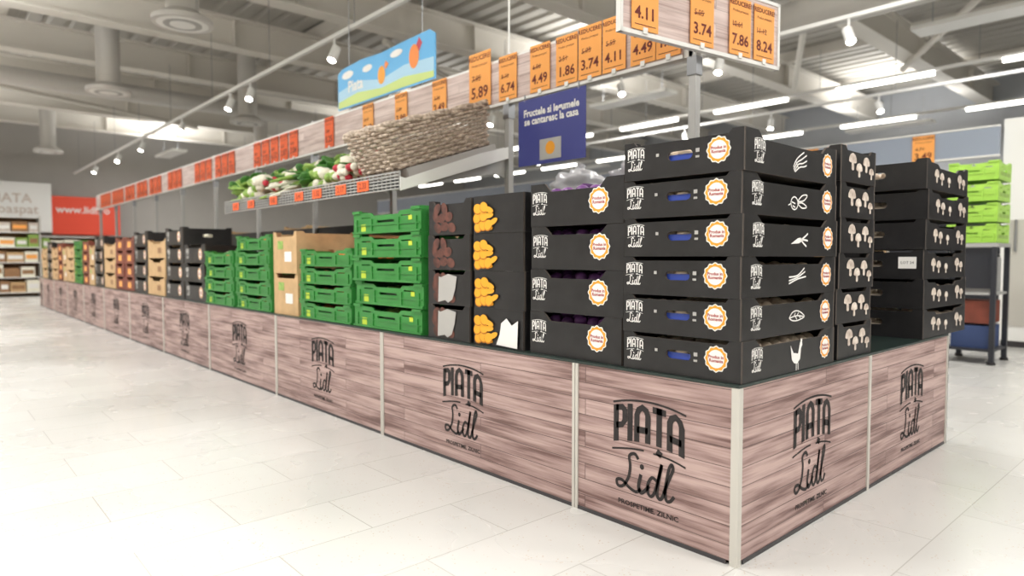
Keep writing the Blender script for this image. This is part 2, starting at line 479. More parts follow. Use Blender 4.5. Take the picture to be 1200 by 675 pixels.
# line-art prints
def strokes(lst, w=.03):
    return join(*[ribbon(crom(p, 4), w) for p in lst])
leafart = strokes([[(-.5, 0), (-.3, .16), (0, .2), (.3, .12), (.5, 0), (.3, -.06), (0, -.1), (-.3, -.08), (-.5, 0)], [(-.5, 0), (0, .05), (.45, .0)], [(-.2, .03), (-.1, .14)], [(0, .04), (.1, .14)], [(-.1, .03), (.0, -.06)], [(.15, .03), (.24, -.04)]], .035)
beet = join(strokes([ellipse(-.25, -.05, .2, .17)+[ellipse(-.25, -.05, .2, .17)[0]], [(-.35, -.12), (-.2, -.16)], [(-.4, -.02), (-.2, -.06)]], .035), ribbon([(-.45, -.07), (-.6, -.12)], .03), strokes([[(-.08, 0), (.2, .18), (.5, .2), (.3, .05), (-.08, 0)], [(-.08, -.05), (.2, -.02), (.48, -.12), (.2, -.16), (-.08, -.05)]], .035))
carrot = join(poly([(-.5, -.1), (-.1, .06), (.08, .08), (.1, -.04), (-.05, -.08)]), strokes([[(.08, .02), (.3, .1), (.5, .2)], [(.08, .02), (.3, .02), (.5, .0)], [(.08, .02), (.25, -.08), (.42, -.16)]], .05))
asp = strokes([[(-.5, -.12), (0, .0), (.5, .06)], [(-.5, -.04), (0, .05), (.45, .2)], [(-.5, .06), (0, .1), (.4, .3)]], .04)
rooster = join(poly([(-.35, -.1), (-.45, .35), (-.25, .1), (.05, .05), (.18, .4), (.3, .42), (.34, .3), (.25, .2), (.2, -.12), (0, -.25), (-.2, -.22)]), ribbon([(-.05, -.22), (-.05, -.45)], .04), ribbon([(.06, -.22), (.08, -.45)], .04), poly([(.2, .42), (.24, .52), (.28, .46), (.32, .5), (.32, .4)]))
sheaf = strokes([[(-.45, -.25), (-.2, .0), (.1, .12), (.5, .3)], [(-.4, -.3), (-.1, -.05), (.2, .0), (.52, .12)], [(-.35, -.32), (-.0, -.14), (.3, -.1), (.5, -.04)], [(-.48, -.18), (-.3, .05), (-.05, .22), (.3, .38)], [(-.28, .02), (-.1, -.2)]], .045)
def mushroom_print():
    cap = [(-.5, 0), (-.46, .2), (-.3, .38), (0, .46), (.3, .38), (.46, .2), (.5, 0), (.3, -.06), (-.3, -.06)]
    stem = [(-.14, -.06), (.14, -.06), (.17, -.4), (0, -.46), (-.17, -.4)]
    return join(poly(cap), poly(stem))
MP = mushroom_print()

# ------------------------------------------------------------------ room
def room():
    X0, X1, Y0, Y1, Z = -5.0, 15.0, -6.0, 20.5, 4.6
    b = MB(); b.box(X0, X1, Y0, Y1, -.1, 0, M['floor']); b.obj('floor')
    b = MB()
    v = []; f = []
    per = .3; n = int((X1-X0)/per)
    pr = []
    for i in range(n):
        x = X0+i*per
        pr += [(x, Z), (x+.17, Z), (x+.2, Z+.06), (x+.27, Z+.06), (x+.3, Z)]
    for x, z in pr: v += [(x, Y0, z), (x, Y1, z)]
    for i in range(len(pr)-1): f.append((2*i, 2*i+1, 2*i+3, 2*i+2))
    b.add(v, f, M['ceil']); b.box(X0, X1, Y0, Y1, Z+.08, Z+.15, M['ceil']); b.obj('ceiling')
    for nm, a, mm in (('wall_left', (X0-.1, X0, Y0, Y1), 'wallw'), ('wall_right', (X1, X1+.1, Y0, Y1), 'wall'), ('wall_front', (X0, X1, Y0-.1, Y0), 'wallw'), ('wall_back', (X0, X1, Y1, Y1+.1), 'wallb')):
        b = MB(); b.box(*a, 0, Z+.15, M[mm]); b.obj(nm)
    for y in [-1.6, 0.6, 2.8, 5.0, 7.2, 9.4, 11.6, 13.8, 16.0, 18.2]:
        b = MB(); z = 3.95
        b.box(X0+.01, X1-.01, y-.13, y+.13, z, z+.03, M['beam']); b.box(X0+.01, X1-.01, y-.012, y+.012, z+.03, z+.42, M['beam']); b.box(X0+.01, X1-.01, y-.13, y+.13, z+.42, z+.45, M['beam'])
        for k in range(7):
            x = X0+1.4+k*2.8
            b.box(x-.006, x+.006, y-.1, y+.1, z+.03, z+.42, M['beam'])
        b.obj('roof_beam')
    for x in [-3.2, -.6, 3.4, 6.9, 10.4, 13.2]:
        b = MB(); b.box(x-.08, x+.08, Y0+.01, Y1-.01, 4.41, 4.59, M['beam']); b.obj('roof_purlin')
    for (p, q) in [((3.4, 7.4, 3.9), (6.9, 9.2, 3.9)), ((6.9, 4.8, 3.9), (3.4, 3.0, 3.9)), ((10.4, 3.0, 3.9), (6.9, .8, 3.9)), ((6.9, 3.0, 3.9), (10.4, 4.8, 3.9)), ((-.6, 14, 3.9), (3.4, 15.8, 3.9))]:
        b = MB(); b.cyl(p, q, .045, M['beam'], 10); b.obj('roof_brace')
    b = MB(); b.cyl((6.0, -4, 3.6), (6.0, 19, 3.6), .19, M['duct'], 24)
    for k in range(12):
        y = -3+k*2; b.cyl((6, y, 3.6), (6, y+.05, 3.6), .2, M['duct'], 24)
        b.cyl((6, y, 3.78), (6, y, 3.945), .006, M['steel'], 6)
    b.obj('air_duct')
    b = MB(); b.cyl((-4, 12.5, 3.76), (5.7, 12.5, 3.76), .15, M['duct'], 24)
    for k in range(5):
        x = -3+k*2; b.cyl((x, 12.5, 3.76), (x+.05, 12.5, 3.76), .16, M['duct'], 24)
    b.obj('ventilation_pipe')
    for (x, y) in [(.45, 6.4), (.5, 10.1), (2.8, 11.0), (.67, 17.2), (4.6, 15.0)]:
        b = MB()
        b.cyl((x, y, 3.32), (x, y, 4.58), .155, M['duct'], 24)
        b.cyl((x, y, 3.2), (x, y, 3.25), .285, M['duct'], 32, .285)
        b.cyl((x, y, 3.25), (x, y, 3.33), .285, M['duct'], 32, .155)
        for r in (.24, .18, .12): b.cyl((x, y, 3.2-(.3-r)*.05), (x, y, 3.201), r, M['white'] if r != .18 else M['galv'], 32)
        b.obj('air_diffuser')
room()

# tracks with spot lamps
def spot_can(b, x, y, z, tgt):
    d = (Vector(tgt)-Vector((x, y, z))).normalized()
    p = Vector((x, y, z))
    b.cyl((x, y, z+.14), (x, y, z+.05), .012, M['white'], 8)
    b.cyl(p-d*.06, p+d*.09, .045, M['white'], 16)
    b.cyl(p+d*.09, p+d*.094, .037, M['spot'], 16)
    return p+d*.11, d
spots = []
def track(X, z, y0, y1, ys, side_, tgz=.9, dys=(-.2, -.9)):
    b = MB()
    b.box(X-.02, X+.02, y0, y1, z, z+.035, M['white'])
    y = y0+.3
    while y < y1:
        b.cyl((X, y, z+.035), (X, y, 3.94), .004, M['steel'], 6); y += 2.0
    for k, y in enumerate(ys):
        p, d = spot_can(b, X, y, z-.14, (X+side_, y+dys[0 if k % 2 else 1], tgz))
        spots.append((p, d))
    b.obj('lighting_track')
track(1.5, 3.0, -1.5, 19.5, [3.0, 5.2, 7.4, 8.1, 10.2, 12.6, 14.5, 16.8], -.9)
n_real = len(spots)
track(4.7, 3.0, -2, 19, [1.6, 2.9, 4.2, 6.6, 8.5, 11], -.8)
track(8.0, 3.0, -2, 19, [2.5, 4.0, 5.5, 9], -.8)
n2 = len(spots)
track(-1.35, 3.0, -1, 14, [.2, 2.2, 4.6, 8.2, 12.2], -.35, 0, (0, 0))
def spot_light(p, d, power, ang=95, blend=.9):
    l = bpy.data.lights.new('spot_lamp', 'SPOT'); l.energy = power; l.spot_size = math.radians(ang); l.spot_blend = blend; l.shadow_soft_size = .06
    l.color = (1, .98, .95)
    o = bpy.data.objects.new('spot_lamp', l); coll.objects.link(o); o.location = p
    o.rotation_euler = d.to_track_quat('-Z', 'Y').to_euler()
for p, d in spots[:n_real:2]: spot_light(p, d, 70*K)
for p, d in spots[n2:]: spot_light(p, d, 150, 62, .55)

# LED runs
for X, off in ((8.5, 2.0), (11.4, 1.1)):
    b = MB()
    b.box(X-.03, X+.03, -5, 19.5, 3.32, 3.36, M['white'])
    y = off-6
    while y < 19:
        b.box(X-.035, X+.035, y, y+1.25, 3.27, 3.32, M['led']); y += 2.0
    for k in range(12): b.cyl((X, -4.5+2*k, 3.36), (X, -4.5+2*k, 3.94), .004, M['steel'], 6)
    b.obj('linear_led_lamp')

def added_panel_lamp(x, y, z, sx, sy, power, up=0):  # housing and area light added to brighten aisle, counter faces and background
    b = MB(); b.box(x-sx/2-.02, x+sx/2+.02, y-sy/2-.02, y+sy/2+.02, z+.01, z+.06, M['white'])
    for q in (-.4, .4): b.cyl((x, y+q*sy, z+.06), (x, y+q*sy, 3.94), .005, M['steel'], 6)
    b.obj('added_panel_lamp')
    l = bpy.data.lights.new('added_panel_light', 'AREA'); l.shape = 'RECTANGLE'; l.size = sx; l.size_y = sy; l.energy = power*K
    l.color = (1, .985, .965)
    o = bpy.data.objects.new('added_panel_light', l); coll.objects.link(o); o.location = (x, y, z)
    if up:  # extra upward light, added only to brighten the ceiling
        l = bpy.data.lights.new('added_ceiling_fill', 'AREA'); l.shape = 'RECTANGLE'; l.size = sx; l.size_y = sy; l.energy = up*2.0
        l.color = (1, .985, .96)
        o = bpy.data.objects.new('added_ceiling_fill', l); coll.objects.link(o); o.location = (x, y, z+.075); o.rotation_euler = (math.pi, 0, 0)
for y in (-4, -1, 2, 5, 8, 11, 14, 17): added_panel_lamp(-1.9, y, 3.35, .3, 1.6, 120, 42 if y in (2, 8, 14) else 0)
for (x, y, u) in ((.6, -2.2, 0), (2.6, -3.6, 45), (4.4, -1.6, 0), (3.4, 1.0, 42)): added_panel_lamp(x, y, 3.35, .3, 1.4, 90, u)
for (x, y, u) in ((7.0, 1, 0), (7.2, 6, 50), (7.2, 12, 50), (12.8, 4, 30), (12.8, 12, 0), (3.2, 17.2, 40)): added_panel_lamp(x, y, 3.4, .3, 1.5, 110, u)

# ------------------------------------------------------------------ counter
TOP = .5; CW = 1.833; CL = 13.4
divs = [0, .593]+[.593+1.245*k for k in range(1, 11)]
divs = [d for d in divs if d < CL]+[CL]
cn = empty('produce_display_counter')
b = MB()
b.box(.012, CW-.012, .012, CL, .0, TOP-.012, M['darkbody'])
b.box(-.002, CW+.002, -.002, CL, TOP-.008, TOP, M['topedge'])
b.obj('body', cn)
b = MB()
LS = Matrix.Diagonal((.345, .345, 1, 1))
for i in range(len(divs)-1):
    y0, y1 = divs[i], divs[i+1]
    b.box(0, .012, y0+.004, y1-.004, .012, TOP-.009, M['wood'])
    b.add(*LOGO, M['ink'], FX(-.0012, (y0+y1)/2, .238) @ LS)
for x0, x1 in ((0, CW/2), (CW/2, CW)):
    b.box(x0+.004, x1-.004, 0, .012, .012, TOP-.009, M['wood'])
    b.add(*LOGO, M['ink'], FY(-.0012, (x0+x1)/2, .238) @ LS)
b.box(CW-.012, CW, .012, CL, .012, TOP-.009, M['wood'])
b.obj('wood_panels', cn)
b = MB()
for y in divs[1:-1]:
    b.box(-.005, .006, y-.013, y-.0015, .0, TOP-.008, M['alu']); b.box(-.005, .006, y+.0015, y+.013, .0, TOP-.008, M['alu'])
b.box(-.005, .0, .0, .018, 0, TOP-.008, M['alu']); b.box(-.005, .016, -.005, .0, 0, TOP-.008, M['alu'])
for x in (CW/2,): b.box(x-.009, x+.009, -.005, .006, 0, TOP-.008, M['alu'])
b.box(CW-.012, CW+.005, -.005, .006, 0, TOP-.008, M['alu'])
b.box(CW, CW+.005, -.005, .02, 0, TOP-.008, M['alu'])
b.box(-.003, .0, .03, CL, 0, .012, M['plinth']); b.box(.03, CW-.02, -.003, 0, 0, .012, M['plinth'])
b.obj('trim_strips', cn)
b = MB(); b.box(.93, .95, .8, CL-.1, TOP, 1.1, M['darkbody']); b.obj('centre_partition', cn)

# ------------------------------------------------------------------ crates
H1 = .1155
mush = []
for i, (art, s) in enumerate(((sheaf, .09), (beet, .11), (carrot, .11), (asp, .11), (leafart, .10), (rooster, .10))):
    dX = [(LOGO_S, 'printw', -.155, .058, .082)]+bdg(.125, .062, .066)+[(poly(rect(0, 0, 1, .9)), 'grey', .06, .068, .012), (poly(rect(0, 0, 1, .5)), 'grey', .06, .050, .012),
          (poly(rect(0,0,1,.9)), 'grey', -.075, .068, .010)]
    dY = [(LOGO_S, 'printw', -.215, .054, .08), (art, 'printw', .03, .048, s)]+bdg(.225, .058, .066)
    mush.append(crate('mushroom_crate_%d' % i, .60, .40, H1, M['black'], 'hole', 'dip', dX, dY, ('mush', .027, .66), M['black2'], 'bluebag'))
dY = [(MP, 'beige', -.055, .07, .065), (MP, 'beige', .0, .045, .055), (MP, 'beige', .06, .068, .06), (MP, 'beige', .105, .04, .045)]
mush2 = crate('mushroom_crate_b', .30, .40, .1195, M['black'], 'hole', 'dips', [(LOGO_S, 'printw', -.14, .058, .078)], dY, ('mush', .027, .6), M['black2'])
dY = [(MP, 'beige', -.17, .06, .065), (MP, 'beige', -.10, .052, .06), (MP, 'beige', .0, .045, .05), (MP, 'beige', .16, .06, .07), (MP, 'beige', .22, .05, .055)]
mush3 = crate('mushroom_crate_c', .60, .40, .126, M['black'], 'hole', 'dip2', [], dY, ('mush', .027, .6), M['black2'])
mush3l = crate('mushroom_crate_d', .60, .40, .126, M['black'], 'hole', 'dip2', [(poly(rect(0, 0, .07, .05)), 'printw', .14, .07, 1), (text('LOT 24', .016), 'ink', .14, .07, 1)], dY, ('mush', .027, .6), M['black2'])
HP = .151; HB = .146
dX = [(LOGO_S, 'printw', -.165, .075, .095)]+bdg(.11, .078, .078)
plum = crate('onion_crate', .58, .425, HP, M['black'], 'dip', 'hole', dX, [], ('plum', .03, .80), M['black2'])
bs = []
rb = random.Random(3)
for x, y, a in ((-.115, .025, .3), (-.085, .03, -.2), (-.12, .06, .5), (-.08, .065, .1), (-.115, .095, -.2), (-.05, .03, .4), (-.075, .1, -.3)):
    s = .022
    bs.append((poly(ellipse(x, y, s*1.15, s*.98, a)), 'butternut2', 0, 0, 1)); bs.append((poly(ellipse(x, y+.002, s*1.05, s*.85, a)), 'butternut', 0, 0, 1))
    bs.append((poly(ellipse(x+math.cos(a)*s*1.5, y+math.sin(a)*s*1.5, s*1.25, s*.5, a)), 'butternut', 0, 0, 1))
wl = [(poly([(-.06,-.05),(.06,-.055),(.065,.05),(.03,.03),(.0,.055),(-.03,.035),(-.04,-.01)]), 'printw', .06, .06, 1)]
butter = crate('butternut_crate', .40, .29, HB, M['black'], 'flat', 'hole', bs, [], None, M['black2'])
butter2 = crate('butternut_crate_labelled', .40, .29, HB, M['black'], 'flat', 'hole', bs+wl, [], None, M['black2'])
po = [(poly(ellipse(x, y, .028, .02, rb.uniform(-1, 1), 14)), 'potato', 0, 0, 1) for x, y in ((-.08, .03), (-.03, .035), (.02, .03), (-.05, .07), (.0, .075), (-.09, .075), (-.03, .11), (-.08, .11))]
potat = crate('potato_crate', .40, .29, HB, M['black'], 'dips', 'hole', po, [], ('potato', .03, .62), M['black2'])
potat2 = crate('potato_crate_labelled', .40, .29, HB, M['black'], 'dips', 'hole', po+[(poly([(-.07,-.06),(-.02,-.05),(.0,-.06),(.03,-.045),(.05,.0),(.06,.05),(.0,.06),(-.05,.045),(-.065,.05)]), 'grey', .0, .07, 1)], [], ('potato', .03, .62), M['black2'])
gdec = [(poly(rect(0, 0, .045, .035)), 'lime', -.2, .03, 1), (poly(rect(0, 0, .03, .02)), 'lime', .215, .065, 1)]
HG = .1145
green = crate('green_crate', .40, .60, HG, M['green'], 'green', 'green', gdec, [], ('leaf2', .035, .55), M['green2'])
green_lo = crate('green_crate_low', .40, .60, .098, M['green'], 'green', 'green', gdec[:1], [], ('carrot', .03, .5), M['green2'])
cardb = crate('cardboard_crate', .40, .34, .25, M['card'], 'dips', 'hole', [(poly(rect(0, 0, .1, .06)), 'printw', .05, .1, 1), (poly(rect(0,0,.08,.05)), 'leaf2', -.06, .17, 1)], [], None, M['card2'])
cardw = crate('cardboard_crate_wide', .40, .58, .17, M['card'], 'dip2', 'hole', [(poly(rect(0, 0, .12, .05)), 'card2', .1, .07, 1)], [], ('potato', .035, .55), M['card2'])
blackw = crate('black_crate_wide', .40, .52, .15, M['black'], 'dip', 'hole', [(LOGO_S, 'printw', -.17, .07, .09)]+bdg(.15, .07, .08), [], ('cream', .035, .6), M['black2'])
redw = crate('red_crate_wide', .40, .40, .14, M['redcrate'], 'dip', 'hole', [(poly(rect(0, 0, .14, .06)), 'tag', 0, .06, 1)], [], ('radish', .035, .6), M['card2'])

def stack(name, meshes, x, y, h, z=TOP, jit=.003, parts='crate'):
    e = empty(name, (x, y, z+.0005))
    for i, me in enumerate(meshes):
        inst(me, '%s_%d' % (parts, i+1), e, (random.uniform(-jit, jit), random.uniform(-jit, jit), i*(h+.0006)), (0, 0, random.uniform(-.008, .008)))
    return e
stack('mushroom_crate_stack', mush[::-1], .315, .205, H1, jit=.003)
stack('mushroom_crate_stack', [mush2]*6, .80, .21, .1195, jit=.004)
stack('mushroom_crate_stack', [mush3, mush3, mush3l, mush3, mush3, mush3], 1.80, .205, .126, jit=.011)
stack('onion_crate_stack', [plum]*4, .315, .628, HP)
stack('butternut_crate_stack', [butter2, butter, butter, butter], .22, 1.02, HB)
stack('potato_crate_stack', [potat2, potat2, potat, potat], .22, 1.335, HB)
stack('green_crate_stack', [green]*5, .22, 1.83, HG, jit=.008)
stack('green_crate_stack', [green_lo]*4, .22, 2.47, .098, jit=.008)
stack('cardboard_crate_stack', [cardb]*2, .22, 2.985, .25, jit=.006)
stack('green_crate_stack', [green_lo]*5, .22, 3.50, .098, jit=.008)
stack('green_crate_stack', [green_lo]*4, .22, 4.14, .098, jit=.008)
stack('cardboard_crate_stack', [cardw]*3, .66, 2.5, .17)
y = 4.48
seq = [(blackw, .52, .15, 3, 'black'), (blackw, .52, .15, 4, 'black'), (cardw, .58, .17, 3, 'cardboard'), (blackw, .52, .15, 4, 'black'), (redw, .40, .14, 4, 'red'), (redw, .40, .14, 4, 'red'), (cardw, .58, .17, 3, 'cardboard'),
       (blackw, .52, .15, 4, 'black'), (cardb, .34, .25, 2, 'cardboard'), (redw, .40, .14, 4, 'red'), (green, .60, HG, 5, 'green'), (cardw, .58, .17, 3, 'cardboard'), (cardb, .34, .25, 2, 'cardboard'), (redw, .40, .14, 4, 'red'), (cardw, .58, .17, 3, 'cardboard'), (blackw, .52, .15, 4, 'black'), (cardw, .58, .17, 3, 'cardboard')]
for me, w, h, n, nm in seq:
    if y+w > CL-.05: break
    stack(nm+'_crate_stack', [me]*n, .22, y+w/2, h, jit=.006); y += w+.02
y = .62
k = 0
while y < CL-.7:
    me, w, h, n, nm = [(blackw, .52, .15, 4, 'black'), (cardw, .58, .17, 4, 'cardboard'), (green, .60, HG, 5, 'green'), (redw, .40, .14, 4, 'red')][k % 4]
    stack(nm+'_crate_stack', [me]*n, 1.58, y+w/2, h, jit=.006); y += w+.03; k += 1
y = 5.3
k = 0
while y < CL-.7:
    me, w, h, n, nm = [(cardw, .58, .17, 2, 'cardboard'), (green, .60, HG, 4, 'green'), (cardw, .58, .17, 3, 'cardboard')][k % 3]
    stack(nm+'_crate_stack', [me]*n, .66, y+w/2, h, jit=.006); y += w+.03; k += 1

# film bags in gaps
def bag(name, loc, r, seed, m='bag'):
    b = MB(); g = sphere_geo(36, 24)
    vs = []
    for p in g[0]:
        q = Vector(p); d = 1+.28*noise.noise(q*2.2+Vector((seed, 0, 0)))+.14*noise.noise(q*5+Vector((0, seed, 0)))+.07*noise.noise(q*13+Vector((0, seed, 0)))
        z = max(-.75, q.z*d)
        vs.append((q.x*r[0]*d, q.y*r[1]*d, (z+.75)*r[2]))
    b.add(vs, g[1], M[m], None, True)
    b.cyl((0, 0, 1.55*r[2]), (0.02, 0, 2.0*r[2]), .012, M[m], 8, .03)
    return b.obj(name, None, loc)
bag('plastic_bag', (1.55, 1.5, 1.19), (.2, .16, .13), 3)
bag('plastic_bag', (1.5, 1.95, 1.19), (.15, .18, .12), 8)
bag('onion_net_bag', (.66, 1.15, TOP+.001), (.18, .18, .34), 11, 'plum')

# ------------------------------------------------------------------ superstructure
PX = .92
ss = empty('price_header_frame')
b = MB()
yp = .745
while yp < CL:
    b.box(PX-.018, PX+.018, yp-.018, yp+.018, TOP, 2.0, M['galv'])
    b.box(PX-.024, PX+.024, yp-.024, yp+.024, 1.64, 1.72, M['steel'])
    if 1 < yp < 2: b.cyl((PX, yp, 2.0), (PX, yp, 3.94), .006, M['white'], 8)
    yp += 1.22 if yp < 1 else 1.245
b.box(PX-.018, PX+.018, .745, CL, 1.72, 1.76, M['alu'])
b.obj('posts', ss)
b = MB()
b.box(PX-.024, PX-.021, .79, CL, 1.73, 1.97, M['wood2'])
b.box(PX-.021, PX+.021, .79, CL, 1.97, 1.985, M['white'])
b.box(PX-.027, PX-.021, .79, CL, 1.72, 1.735, M['white'])
b.box(PX+.021, PX+.024, .79, CL, 1.73, 1.97, M['wood2'])
b.obj('header_board', ss)
def tag_geo(b, T, price, w=.15, h=.25, m='tag'):
    b.add(*fill2d([rect(0, 0, w, h)], .003), M[m], T)
    T2 = T @ Matrix.Translation((0, 0, .0026))
    b.add(*text('REDUCERE!', w*.2, .0006), M['tagtxt'], T2 @ Matrix.Translation((0, h*.4, 0)))
    b.add(*text('Produs proaspat', w*.11), M['tagtxt'], T2 @ Matrix.Translation((0, h*.27, 0)))
    old = '%.2f' % (float(price)*1.35)
    b.add(*text(old, w*.24), M['tagtxt'], T2 @ Matrix.Translation((-w*.15, h*.03, 0)))
    b.add([(-w*.36, h*.0, 0), (w*.08, h*.04, 0), (w*.08, h*.055, 0), (-w*.36, h*.015, 0)], [(0, 1, 2, 3)], M['tagtxt'], T2 @ Matrix.Translation((0, 0, .0004)))
    b.add(*text(price, w*.46, .0014), M['tagtxt'], T2 @ Matrix.Translation((0, -h*.24, 0)))
    b.add(*poly(rect(0, -h*.42, w*.8, h*.012)), M['tagtxt'], T2)
    b.box(-.012, .012, -h/2-.012, -h/2+.012, -.004, .004, M['white'], T)
# end sign, slightly turned
tb = MB()
pa = Vector((.43, .776)); pb = Vector((1.406, .633)); dv = (pb-pa).normalized(); mid = (pa+pb)/2; Lb2 = (pb-pa).length/2
RZ = Matrix.Translation((mid.x, mid.y-.012, 0)) @ Matrix.Rotation(math.atan2(dv.y, dv.x), 4, 'Z')
b = MB()
b.box(-Lb2, Lb2, -.008, .008, 1.74, 2.02, M['wood2'], RZ)
b.box(-Lb2-.008, Lb2+.008, -.013, .013, 1.725, 1.742, M['white'], RZ); b.box(-Lb2-.008, Lb2+.008, -.013, .013, 2.015, 2.03, M['white'], RZ)
b.box(-Lb2-.01, -Lb2+.004, -.013, .013, 1.725, 2.03, M['white'], RZ); b.box(Lb2-.004, Lb2+.01, -.013, .013, 1.725, 2.03, M['white'], RZ)
b.obj('end_board', ss)
for u_, pr in ((-.375, '4.11'), (-.04, '3.74'), (.21, '7.86'), (.38, '8.24')):
    tag_geo(tb, RZ @ FY(-.016, u_, 1.87), pr, .145, .25)
for y_, pr, w, h in ((2.19, '5.89', .2, .32), (1.94, '6.74', .15, .25), (1.68, '4.49', .15, .25), (1.483, '1.86', .15, .25), (1.324, '3.74', .15, .26), (1.17, '4.11', .14, .26), (1.0, '4.49', .14, .26), (.86, '1.99', .13, .26)):
    tag_geo(tb, FX(PX-.032, y_, 1.75+h/2-.01), pr, w, h)
rt = random.Random(5)
for y_, pr in ((2.6, '2.49'), (3.05, '3.99'), (3.5, '7.49'), (4.12, '5.25')):
    tag_geo(tb, FX(PX-.032, y_, 1.86), pr, .15, .24, 'tagred' if y_ > 4 else 'tag')
y = 4.8
while y < CL-.3:
    for q in range(rt.choice((3, 4, 5))):
        if y > CL-.3: break
        tag_geo(tb, FX(PX-.032, y, 1.85), '%.2f' % rt.uniform(1, 9), .17, .235, 'tagred'); y += .21
    y += rt.choice((.1, .3, .5))
tb.obj('price_tags', ss)

# blue text sign
b = MB(); T = FX(PX-.03, 1.60, 1.53)
b.add(*fill2d([rect(0, 0, .5, .36)], .004), M['blue'], T)
T2 = T @ Matrix.Translation((0, 0, .003))
b.add(*text('Fructele si legumele\nse cantaresc la casa', .054, .0018, .95), M['printw'], T2 @ Matrix.Translation((0, .08, 0)))
b.add(*poly(rect(0, -.105, .16, .11)), M['grey'], T2)
b.add(*poly(ellipse(0, -.10, .035, .035)), M['orange'], T2 @ Matrix.Translation((0, 0, .0005)))
for q in (-.2, .2): b.cyl((PX-.03, 1.6+q, 1.70), (PX-.03, 1.6+q, 1.74), .004, M['steel'], 6)
b.obj('blue_notice_sign', ss)

# sky blue hanging sign
b = MB(); T = FX(PX-.01, 3.33, 2.17)
out = [(-.66, -.16), (.66, -.16), (.66, .13), (.6, .165), (.3, .16), (0, .15), (-.3, .165), (-.6, .15), (-.66, .12)]
b.add(*fill2d([out], .01), M['sky'], T); T2 = T @ Matrix.Translation((0, 0, .006))
b.add(*poly([(-.65, -.15), (.65, -.15), (.65, -.02), (.3, .0), (0, -.04), (-.35, .02), (-.65, -.02)]), M['paleblue'], T2)
b.add(*poly([(-.65, -.15), (.65, -.15), (.65, -.11), (.3, -.08), (0, -.10), (-.35, -.07), (-.65, -.10)]), M['skylight'], T2 @ Matrix.Translation((0, 0, .0005)))
T3 = T2 @ Matrix.Translation((0, 0, .001))
b.add(*poly(ellipse(.42, .03, .06, .08)), M['sun'], T3); b.add(*poly([(.45, .1), (.48, .145), (.52, .1), (.48, .05)]), M['radish'], T3)
b.add(*poly(ellipse(.0, -.01, .05, .065)), M['orange'], T3); b.add(*poly([(.04, .05), (.06, .08), (.10, .05), (.06, .02)]), M['sun'], T3)
b.add(*poly(ellipse(-.2, .08, .07, .025)), M['printw'], T3); b.add(*poly(ellipse(-.5, .09, .09, .03)), M['printw'], T3); b.add(*poly(ellipse(.2, .1, .08, .025)), M['printw'], T3)
b.add(*text('Piata', .12, .003), M['printw'], T3 @ Matrix.Translation((-.38, -.01, 0.0005)))
for q in (-.5, .5): b.cyl((PX-.002, 3.33+q, 1.98), (PX-.002, 3.33+q, 2.05), .006, M['steel'], 6); b.cyl((PX-.002, 3.33+q, 2.25), (PX-.002, 3.33+q, 3.94), .003, M['steel'], 6)
b.obj('promotional_hanging_sign', ss)

# ------------------------------------------------------------------ tilted shelf
sh = empty('tilted_produce_shelf')
SY0, SY1 = 1.95, 4.45
xf0, xr0, zf, zr = .184, .895, 1.20, 1.43
sl = (zr-zf)/(xr0-xf0)
b = MB()
b.add([(xf0, SY0, zf), (xr0, SY0, zr), (xr0, SY1, zr), (xf0, SY1, zf), (xf0, SY0, zf+.015), (xr0, SY0, zr+.015), (xr0, SY1, zr+.015), (xf0, SY1, zf+.015)],
      [(0,3,2,1),(4,5,6,7),(0,1,5,4),(1,2,6,5),(2,3,7,6),(3,0,4,7)], M['card2'])
for yy in (SY0-.006, (SY0+SY1)/2, SY1+.002):
    g = fill2d([[(xf0-.01, zf-.02), (xr0, zr-.02), (xr0, zr+.045), (xr0-.2, zr-.01), (xf0+.02, zf+.045), (xf0-.01, zf+.05)]], .004)
    b.add(*g, M['white'], FY(yy, 0, 0))
for k in range(6):
    z = zf-.012+k*.0165; b.box(xf0-.016, xf0-.010, SY0, SY1, z, z+.007, M['galv'])
y = SY0
while y <= SY1+.001:
    b.box(xf0-.012, xf0-.004, y-.003, y+.003, zf-.015, zf+.08, M['galv']); y += .0416
b.box(xf0-.006, xf0-.003, SY0, SY1, zf-.01, zf+.05, M['darkmetal'])
for yp in (1.965, 3.21, 4.4):
    b.add(*fill2d([[(xf0+.15, zf+.02), (xr0, zr-.02), (xr0, zr-.13), (xr0-.08, zr-.11)]], .01), M['galv'], FY(yp+.012, 0, 0))
b.obj('tray', sh)
b = MB()
for y_ in (2.3, 2.55, 2.85, 3.1, 3.5, 3.9, 4.2):
    T = FX(xf0-.019, y_, zf+.028)
    b.add(*fill2d([rect(0, 0, .12, .055)], .002), M['tagred'], T); b.add(*text('%.2f' % rt.uniform(1, 9), .045, .0006), M['tagtxt'], T @ Matrix.Translation((0, 0, .002)))
b.obj('shelf_labels', sh)

